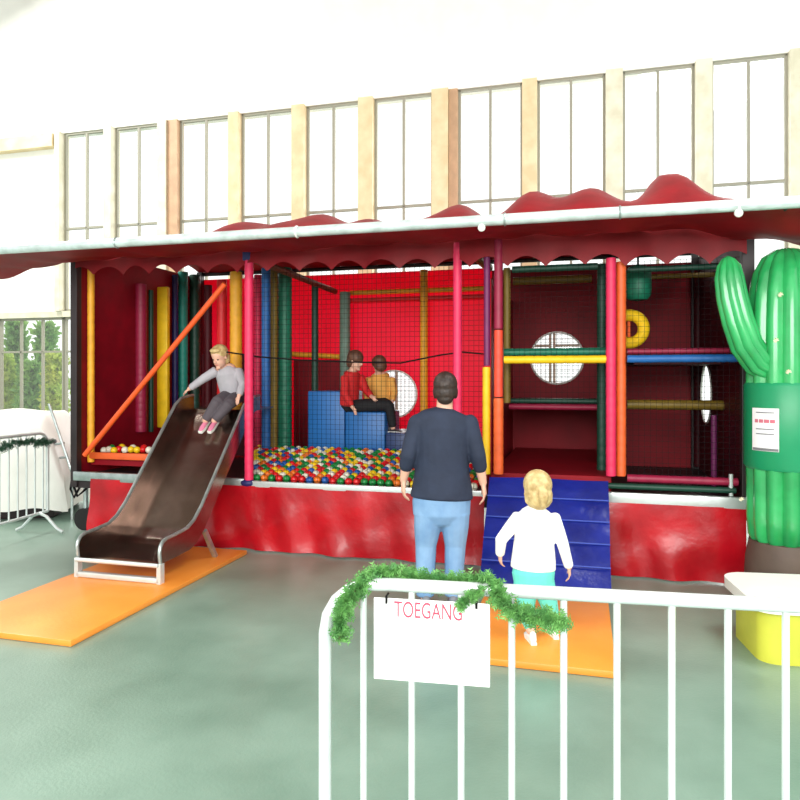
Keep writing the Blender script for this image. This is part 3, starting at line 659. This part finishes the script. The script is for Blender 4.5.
def garland(name, label, pts, r, n, m, L, seed):
    rnd = random.Random(seed); pts = [Vector(p) for p in pts]; seg = [(a, c_, (c_ - a).length) for a, c_ in zip(pts, pts[1:])]; tot = sum(s[2] for s in seg)
    t = thing(name, label, 'garland', pts[0])
    b = MB(); o0 = pts[0]; b.tube([p - o0 for p in pts], .004, 6); b.build('wire', BARK, t)
    bm = bmesh.new()
    for k in range(n):
        d = rnd.random() * tot
        for a, c_, l in seg:
            if d <= l: break
            d -= l
        p = a.lerp(c_, d / l) - o0; dirv = Vector((rnd.gauss(0, 1), rnd.gauss(0, 1), rnd.gauss(0, 1))).normalized(); dirv = (dirv + (c_ - a).normalized() * .5).normalized()
        q = dirv.cross(Vector((rnd.gauss(0, 1), rnd.gauss(0, 1), rnd.gauss(0, 1)))).normalized(); ln = r * (.5 + .7 * rnd.random()); wdt = L * .14
        # a twig of short paired needles
        for s in range(5):
            base = p + dirv * ln * (s / 5)
            for sg in (-1, 1):
                tip = base + (dirv * .7 + q * sg).normalized() * L * .55; n2 = dirv.cross(q)
                vs = [bm.verts.new(x) for x in (base - dirv * wdt, base + dirv * wdt, tip + n2 * wdt * .5)]; bm.faces.new(vs)
    me = bpy.data.meshes.new('needles'); bm.to_mesh(me); bm.free(); me.materials.append(m); o = bpy.data.objects.new('needles', me); C.objects.link(o); o.parent = t
    return t
garland('fir_garland', 'green fir garland wound along the top of the near barrier above the sign',
        [NBP(*p) for p in ((340, 640, .03), (341, 618, .03), (346, 602, .03), (358, 588, .025), (372, 577, -.01), (386, 572, -.03), (410, 578, -.035), (440, 582, -.035), (470, 582, -.03), (492, 583, .0), (497, 594, .03), (505, 606, .035), (520, 614, .035), (545, 619, .03), (562, 622, .02))], .034, 2200, LEAF, .018, 2)
garland('fir_garland', 'small tuft of green fir hanging over the top edge of the white sign', [NBP(*p) for p in ((484, 590, .035), (474, 595, .04), (464, 601, .04), (461, 606, .04))], .02, 200, LEAF, .014, 4)
a2 = math.atan2(7.16 - 5.2, -3.71 + 4.066)
FB = barrier('crowd_barrier', 'grey steel crowd barrier at the left edge standing beside the trailer', (-4.066, 5.2, 0), a2, 1.99, 1.03, .018, .12)
d2 = Vector((math.cos(a2), math.sin(a2), 0)); o2 = Vector((-4.066, 5.2, 0))
garland('fir_garland', 'dark green fir garland drooping along the barrier at the left edge', [o2 + d2 * s + Vector((.035, -.0, .98 - .05 * abs(math.sin(s * 4)))) for s in (.3, .5, .7, .9, 1.1, 1.3, 1.5, 1.7, 1.85, 1.97)], .06, 700, LEAFD, .035, 5)
# white covered stack behind the left barrier
CT = thing('covered_stack', 'white sheet draped over a low stack behind the left barrier', 'covered stack', (-4.75, 8.1, 0), R(8))
def drape(s, t):
    x = -.9 + 1.8 * s; e = min(1, (1 - abs(2 * s - 1)) * 3.2); prof_ = [(-.55, .12), (-.52, .7), (-.47, 1.02), (-.3, 1.18), (0, 1.22), (.3, 1.18), (.47, 1.02), (.52, .7), (.55, .12)]
    k = t * 8; i = min(int(k), 7); f_ = k - i; y = prof_[i][0] * (1 - f_) + prof_[i + 1][0] * f_; z = prof_[i][1] * (1 - f_) + prof_[i + 1][1] * f_
    z2 = .1 + (z - .1) * (e ** .35 if e > 0 else 0); return (x + .02 * math.sin(z * 6 + y * 5), y + .02 * math.sin(x * 14) * (z < 1), max(.06, z2 + .015 * math.sin(x * 9 + y * 7)))
MB().sheet(48, 32, drape, .006).build('sheet', WHITEV, CT)
MB().box((0, 0, .45), (1.5, .9, .9), bev=.03).build('crate', DARK, CT)
ST = thing('folded_stand', 'thin grey metal stand leaning between the left barrier and the trailer corner', 'stand', (PT(68, 0, 7.7).x, 7.7, 0))
def stp(px, py, Y): return PT(px, py, Y) - Vector(ST.location)
MB().tube([stp(49, 404, 7.8), stp(70, 466, 7.7), stp(73, 476, 7.7)], .016, 8).build('long_rail', STEEL, ST)
MB().tube([stp(50, 445, 7.8), stp(64, 443, 7.75)], .014, 8).build('cross_bar', STEEL, ST); MB().tube([stp(50, 459, 7.8), stp(67, 457, 7.75)], .014, 8).build('cross_bar', STEEL, ST)
MB().tube([stp(51, 440, 7.8), (stp(51, 440, 7.8).x, .1, .0)], .014, 8).build('leg', STEEL, ST); MB().tube([stp(72, 474, 7.7), (stp(72, 474, 7.7).x, .0, .0)], .016, 8).build('leg', STEEL, ST)

# ------------------------------------------------------------------ people
def frame(f, up=(0, 0, 1)):
    f = Vector(f).normalized(); up = Vector(up); up = (up - f * up.dot(f)).normalized(); s = f.cross(up)
    return Matrix((s, f, up)).transposed()                      # columns: right, forward, up
def head(b, c, M, h):
    """skull, jaw, nose and ears of a head of height h (adds to the body mesh)"""
    c = Vector(c)
    b.ell(c + M @ Vector((0, -.04 * h, .12 * h)), (.335 * h, .40 * h, .37 * h), M, 18)
    b.ell(c + M @ Vector((0, .07 * h, -.16 * h)), (.27 * h, .29 * h, .33 * h), M, 16)
    b.ell(c + M @ Vector((0, .37 * h, -.09 * h)), (.055 * h, .09 * h, .09 * h), M, 10)
    b.ell(c + M @ Vector((0, .27 * h, -.40 * h)), (.13 * h, .10 * h, .08 * h), M, 10)
    for s in (-1, 1): b.ell(c + M @ Vector((s * .335 * h, -.02 * h, -.04 * h)), (.035 * h, .07 * h, .11 * h), M, 10)
def face(c, M, h, parent):
    c = Vector(c)
    for s in (-1, 1): MB().ell(c + M @ Vector((s * .13 * h, .325 * h, .0)), (.042 * h, .03 * h, .028 * h), M, 10).build('eye', EYEM, parent)
    MB().ell(c + M @ Vector((0, .345 * h, -.25 * h)), (.09 * h, .03 * h, .022 * h), M, 10).build('mouth', LIPM, parent)
def hand(b, w, d, n, L, thumb):
    """palm, four unequal curled fingers and a thumb; w wrist, d pointing dir, n palm normal, thumb = direction of the thumb side"""
    w, d, n = Vector(w), Vector(d).normalized(), Vector(n); n = (n - d * n.dot(d)).normalized(); s = d.cross(n); s = s if s.dot(Vector(thumb)) > 0 else -s
    b.limb([w - d * .02, w + d * L * .2, w + d * L * .45], [(L * .15, L * .12), (L * .2, L * .1), (L * .21, L * .085)], side=s, n=10)
    for k, (off, ln) in enumerate(((.155, .48), (.055, .54), (-.05, .5), (-.15, .39))):
        a = w + d * L * .44 + s * off * L; q1 = a + (d * .9 + n * .3).normalized() * ln * L * .5; q2 = q1 + (d * .6 + n * .75).normalized() * ln * L * .45
        b.limb([a - d * .03 * L, a.lerp(q1, .5), q1, q2], [.05 * L, .047 * L, .044 * L, .036 * L], side=s, n=8)
    a = w + d * L * .12 + s * .14 * L; q1 = a + (d * .6 + s * .5 + n * .3).normalized() * .24 * L; b.limb([a, q1, q1 + (d * .9 + n * .35).normalized() * .2 * L], [.065 * L, .055 * L, .04 * L], side=n, n=8)
def shoe(parent, p, f, L, m, up=(0, 0, 1)):
    M = frame(f, up); p = Vector(p); b = MB()
    P = lambda x, y, z: p + M @ Vector((x, y, z))
    b.limb([P(0, -L * .35, L * .13), P(0, 0, L * .14), P(0, L * .3, L * .11), P(0, L * .5, L * .09)], [(L * .13, L * .13), (L * .15, L * .14), (L * .17, L * .11), (L * .13, L * .085)], side=M.col[0])
    b.limb([P(0, -L * .3, L * .18), P(0, -L * .28, L * .34)], [L * .13, L * .125], side=M.col[0])
    o = remesh(b, 'shoe', m, parent, .006, 3)
    MB().prism([(-.1, -.46), (.1, -.46), (.13, -.1), (.17, .25), (.12, .6), (-.12, .6), (-.17, .25), (-.13, -.1)], lambda q: P(q[0] * L, q[1] * L, -.012), lambda q: P(q[0] * L, q[1] * L, .014)).build('sole', WHITEV, o)
def person(label, loc, group=None):
    return thing('person', label, 'person', loc)

# woman, seen from behind
WL = Vector((.285, 4.75, 0)); WO = person('woman with short dark hair in a navy jumper and light jeans seen from behind', WL)
def wp(px, py, dy=0.): p = PT(px, py, 4.75); return Vector((p.x, 4.75 + dy, p.z)) - WL
Mw = frame((.1, 1, -.02)); hc = wp(445.5, 389); b = MB(); head(b, hc, Mw, .228)
sh = [wp(418, 421), wp(468.5, 421)]; el = [wp(408, 456, -.03), wp(477.5, 456, -.03)]; wr = [wp(403.5, 481, .03), wp(483.5, 484, .02)]
b.limb([wp(444.5, 418), wp(444.5, 408), wp(445, 397)], [(.07, .065), (.058, .056), (.055, .056)])
b.limb([wp(443, 414), wp(443, 424), wp(442, 450), wp(442, 475), wp(441.5, 497), wp(441, 512)], [(.09, .055), (.15, .08), (.155, .095), (.14, .095), (.17, .11), (.165, .11)])
for i, s in enumerate((-1, 1)):
    b.limb([sh[i], sh[i].lerp(el[i], .5), el[i]], [.042, .042, .038]); b.limb([el[i], el[i].lerp(wr[i], .4), wr[i]], [.041, .039, .027])
    hd = (Vector((-.02, .02, -1)) if s < 0 else Vector((.14, .02, -1))); hand(b, wr[i], hd, (-s * 1.0, .25, 0), .172, (0, 1, 0))
hp = [wp(429, 512), wp(455, 512)]; kn = [wp(426, 546, .02), wp(455.5, 546, .02)]; an = [wp(425, 596, -.02), wp(453, 596, -.02)]
for i in (0, 1): b.limb([hp[i], hp[i].lerp(kn[i], .5), kn[i], kn[i].lerp(an[i], .35), an[i]], [.088, .08, .056, .055, .036])
remesh(b, 'body', SKIN, WO, .006, 3); face(hc, Mw, .228, WO)
b = MB(); b.limb([wp(444, 408.5), wp(443.5, 412.5), wp(443, 418), wp(442.5, 428), wp(442, 445), wp(442, 470), wp(442, 488), wp(441.5, 497.5)], [(.075, .068), (.15, .085), (.205, .1), (.208, .115), (.19, .122), (.19, .124), (.212, .135), (.222, .138)], cap=.12, n=24)
for i in (0, 1): b.limb([sh[i] + Vector((0, 0, -.006)), sh[i].lerp(el[i], .5), el[i], el[i].lerp(wr[i], .42)], [.068, .063, .057, .05], cap=.7)
remesh(b, 'jumper', NAVYS, WO, .008, 8)
b = MB(); b.limb([wp(441.5, 487), wp(441.5, 500), wp(441.5, 514)], [(.18, .115), (.205, .125), (.2, .12)], n=20)
for i in (0, 1): b.limb([hp[i], hp[i].lerp(kn[i], .45), kn[i], kn[i].lerp(an[i], .5), an[i] + Vector((0, 0, .01))], [.104, .096, .075, .068, .062], cap=.2)
remesh(b, 'jeans', JEANS, WO, .007, 3)
b = MB(); b.ell(hc + Mw @ Vector((0, -.018, .034)), (.086, .1, .089), Mw, 18); b.ell(hc + Mw @ Vector((0, -.04, -.02)), (.078, .07, .075), Mw, 16)
b.ell(hc + Mw @ Vector((0, -.055, -.065)), (.058, .045, .045), Mw, 12)
for s_ in (-1, 1): b.ell(hc + Mw @ Vector((s_ * .07, -.01, -.02)), (.018, .05, .05), Mw, 10)
remesh(b, 'hair', DHAIR, WO, .006, 2)
for i in (0, 1): shoe(WO, Vector((an[i].x, .0, 0)), (.05 if i else -.08, 1, 0), .24, GSHOE)

# blond girl in white
GL = Vector((.826, 4.1, .04)); GI = person('small blond girl in a white long-sleeved top and turquoise leggings walking to the ramp', GL)
def gp(px, py, dy=0.): p = PT(px, py, 4.1 + dy); return p - GL
Mg = frame((-.12, 1, -.05)); gc = gp(537, 489); b = MB(); head(b, gc, Mg, .218)
sh = [gp(519, 517), gp(553, 517)]; el = [gp(501, 540, -.02), gp(562.5, 543, -.02)]; wr = [gp(500, 554, .05), gp(569, 567, .0)]
b.limb([gp(536, 516), gp(536.5, 508), gp(537, 500)], [.045, .04, .04])
b.limb([gp(536, 512), gp(535, 520), gp(534, 545), gp(533, 568), gp(533, 585)], [(.07, .05), (.11, .07), (.105, .075), (.11, .08), (.1, .08)])
for i, s in enumerate((-1, 1)):
    b.limb([sh[i], sh[i].lerp(el[i], .5), el[i]], [.03, .029, .026]); b.limb([el[i], wr[i]], [.027, .021])
    hand(b, wr[i], (.05, .1, -.7) if s < 0 else (.1, .05, -1), (-s, .3, 0), .105, (0, 1, 0))
hp = [gp(525, 583), gp(543, 583)]; kn = [gp(527, 612, .0), gp(551, 611, .03)]; an = [gp(531, 641, -.06), gp(553, 634, .03)]
an[0].z = .055; an[1].z = .055
for i in (0, 1): b.limb([hp[i], hp[i].lerp(kn[i], .5), kn[i], kn[i].lerp(an[i], .4), an[i]], [.062, .053, .039, .038, .027])
remesh(b, 'body', SKIN, GI, .005, 3); face(gc, Mg, .218, GI)
b = MB(); b.limb([gp(536.5, 506.5), gp(536, 510), gp(535.5, 516), gp(534, 540), gp(533.5, 560), gp(533, 568)], [(.048, .046), (.08, .06), (.116, .08), (.12, .09), (.134, .098), (.137, .1)], cap=.1, n=20)
for i in (0, 1): b.limb([sh[i], sh[i].lerp(el[i], .5), el[i], el[i].lerp(wr[i], .95)], [.044, .041, .036, .029], cap=.5)
remesh(b, 'top', WSHIRT, GI, .006, 3)
b = MB(); b.limb([gp(533, 560), gp(533.5, 572), gp(534, 584)], [(.115, .085), (.13, .095), (.12, .09)], n=18)
for i in (0, 1): b.limb([hp[i], hp[i].lerp(kn[i], .5), kn[i], kn[i].lerp(an[i], .5), an[i] + Vector((0, 0, .02))], [.072, .061, .047, .044, .034], cap=.2)
remesh(b, 'leggings', TURQ, GI, .006, 3)
b = MB(); b.ell(gc + Mg @ Vector((0, -.014, .03)), (.086, .102, .09), Mg, 18); b.ell(gc + Mg @ Vector((0, -.045, -.035)), (.08, .065, .085), Mg, 16)
b.limb([gc + Mg @ Vector((0, -.1, .02)), gc + Mg @ Vector((0, -.122, -.03)), gc + Mg @ Vector((0, -.115, -.085))], [.025, .033, .016])
for s in (-1, 1): b.limb([gc + Mg @ Vector((s * .068, -.02, -.02)), gc + Mg @ Vector((s * .066, -.03, -.07)), gc + Mg @ Vector((s * .05, -.04, -.1))], [.02, .018, .008])
remesh(b, 'hair', BLOND, GI, .006, 2)
for i in (0, 1): shoe(GI, Vector((an[i].x, an[i].y, 0)), (-.05, 1, 0), .165, mat('white_trainer', (226, 226, 222), .6))

# child on the slide
KL = Vector((*TW(-1.62, .35)[:2], 1.30)); KI = person('fair-haired child in grey top and dark trousers sitting atop the slide', KL)
def kp(px, py, Y): return PT(px, py, Y) - KL
fk = Vector((-.35, -.9, -.45)); Mk = frame(fk); kc = kp(219.5, 357, 6.62); b = MB(); head(b, kc, Mk, .215)
hip = kp(233, 394, 6.80); ch = kp(228, 374, 6.72)
b.limb([kp(225, 369, 6.70), kp(221, 364, 6.66)], [.045, .04]); b.limb([kp(226, 368, 6.71), ch, hip], [(.09, .06), (.105, .075), (.1, .08)])
shk = [kp(216, 371, 6.68), kp(238, 371, 6.72)]; elk = [kp(203, 379, 6.66), kp(243, 384, 6.62)]; wrk = [kp(189, 389, 6.70), kp(239, 396, 6.56)]
for i in (0, 1):
    b.limb([shk[i], elk[i]], [.036, .029]); b.limb([elk[i], wrk[i]], [.029, .022]); hand(b, wrk[i], wrk[i] - elk[i], (0, .3, -1), .105, (.3, -1, 0) if i == 0 else (-.5, -.5, 0))
hpk = [kp(228, 396, 6.76), kp(238, 396, 6.80)]; knk = [kp(217, 402, 6.52), kp(229, 404, 6.52)]; ank = [kp(205, 421, 6.49), kp(214, 421, 6.47)]
for i in (0, 1): b.limb([hpk[i], knk[i]], [.06, .045]); b.limb([knk[i], ank[i]], [.044, .03])
remesh(b, 'body', SKIN, KI, .006, 3); face(kc, Mk, .215, KI)
b = MB(); b.limb([kp(225, 367, 6.70), kp(227, 372, 6.71), kp(230, 383, 6.75), kp(233, 394, 6.79)], [(.07, .06), (.118, .085), (.122, .095), (.118, .1)], cap=.2, n=18)
for i in (0, 1): b.limb([shk[i], elk[i], elk[i].lerp(wrk[i], .85)], [.05, .042, .034], cap=.3)
remesh(b, 'top', GREYS, KI, .007, 3)
b = MB(); b.limb([kp(232, 391, 6.78), hip], [(.11, .09), (.108, .09)])
for i in (0, 1): b.limb([hpk[i], knk[i]], [.072, .058], cap=.6); b.limb([knk[i], knk[i].lerp(ank[i], .9)], [.056, .044], cap=.4)
remesh(b, 'trousers', CHARC, KI, .007, 3)
b = MB(); b.ell(kc + Mk @ Vector((0, -.02, .04)), (.083, .09, .08), Mk, 16); b.ell(kc + Mk @ Vector((0, -.05, -.03)), (.075, .06, .075), Mk, 14); b.ell(kc + Mk @ Vector((0, .035, .085)), (.06, .045, .025), Mk, 12)
remesh(b, 'hair', BLOND, KI, .006, 2)
upk = Vector((-.1, -.6, .8))
for i in (0, 1): shoe(KI, ank[i] + Vector((0, .0, -.05)), (-.25, -.75, -.55), .16, PINKS, upk)

# two children on the soft steps
def seated(label, base, hd, hh, fwd, torso, arms, legs, tm, lm, hm, loc):
    K = person(label, loc); L_ = Vector(loc); q = lambda a: PT(*a) - L_
    M = frame(fwd); c = q(hd); b = MB(); head(b, c, M, hh); t = [q(a) for a in torso]
    b.limb([t[0], c.lerp(t[0], .35)], [.045, .04]); b.limb(t, [(.085, .06), (.1, .075), (.1, .08)], side=M.col[0])
    for i, (s, e, w) in enumerate(arms):
        s, e, w = q(s), q(e), q(w); b.limb([s, e], [.034, .028]); b.limb([e, w], [.028, .021]); hand(b, w, w - e, M.col[0] * (1 if i == 0 else -1), .1, M.col[1])
    for (h_, k_, a_) in legs: b.limb([q(h_), q(k_)], [.06, .045]); b.limb([q(k_), q(a_)], [.044, .03])
    remesh(b, 'body', SKIN, K, .006, 3); face(c, M, hh, K)
    b = MB(); b.limb(t, [(.105, .08), (.122, .095), (.12, .1)], side=M.col[0], cap=.3, n=18)
    for (s, e, w) in arms: b.limb([q(s), q(e), q(e).lerp(q(w), .8)], [.05, .042, .034], cap=.3)
    remesh(b, 'top', tm, K, .007, 3)
    b = MB(); b.limb([t[2] + Vector((0, 0, .02)), t[2] + Vector((0, 0, -.03))], [(.112, .095), (.11, .092)], side=M.col[0])
    for (h_, k_, a_) in legs: b.limb([q(h_), q(k_)], [.073, .06], cap=.6); b.limb([q(k_), q(k_).lerp(q(a_), .9)], [.058, .046], cap=.4)
    remesh(b, 'trousers', lm, K, .007, 3)
    b = MB(); b.ell(c + M @ Vector((0, -.018, .038)), (.082, .094, .082), M, 16); b.ell(c + M @ Vector((0, -.05, -.02)), (.074, .058, .07), M, 14)
    remesh(b, 'hair', hm, K, .006, 2)
    for (h_, k_, a_) in legs: shoe(K, q(a_) + Vector((0, 0, -.05)), M.col[1] * Vector((1, 1, 0)), .16, mat('dark_shoe', (60, 52, 56), .6))
p = PT(352, 412, 7.35)
seated('child in a red top and black trousers sitting on the blue foam steps', 0, (356, 361, 7.32), .2, (.8, -.45, -.25), [(352, 373, 7.35), (350, 388, 7.37), (349, 404, 7.4)],
       [((345, 377, 7.28), (345, 394, 7.22), (353, 408, 7.2)), ((360, 377, 7.42), (366, 390, 7.4), (372, 397, 7.3))],
       [((354, 406, 7.34), (389, 405, 7.28), (393, 428, 7.30)), ((352, 406, 7.45), (386, 403, 7.48), (390, 428, 7.5))], REDS, BLKT, AHAIR, (p.x, 7.35, p.z))
p = PT(380, 410, 7.62)
seated('child in an amber top leaning over behind the child in red', 0, (379, 366, 7.55), .19, (-.3, .8, -.4), [(380, 375, 7.58), (381, 388, 7.62), (382, 402, 7.64)],
       [((370, 379, 7.6), (366, 392, 7.6), (368, 402, 7.55)), ((391, 379, 7.6), (394, 392, 7.58), (392, 402, 7.5))],
       [((377, 404, 7.64), (374, 408, 7.86), (374, 420, 7.88)), ((386, 404, 7.64), (388, 408, 7.86), (388, 420, 7.88))], AMBS, BLKT, AHAIR, (p.x, 7.62, p.z))
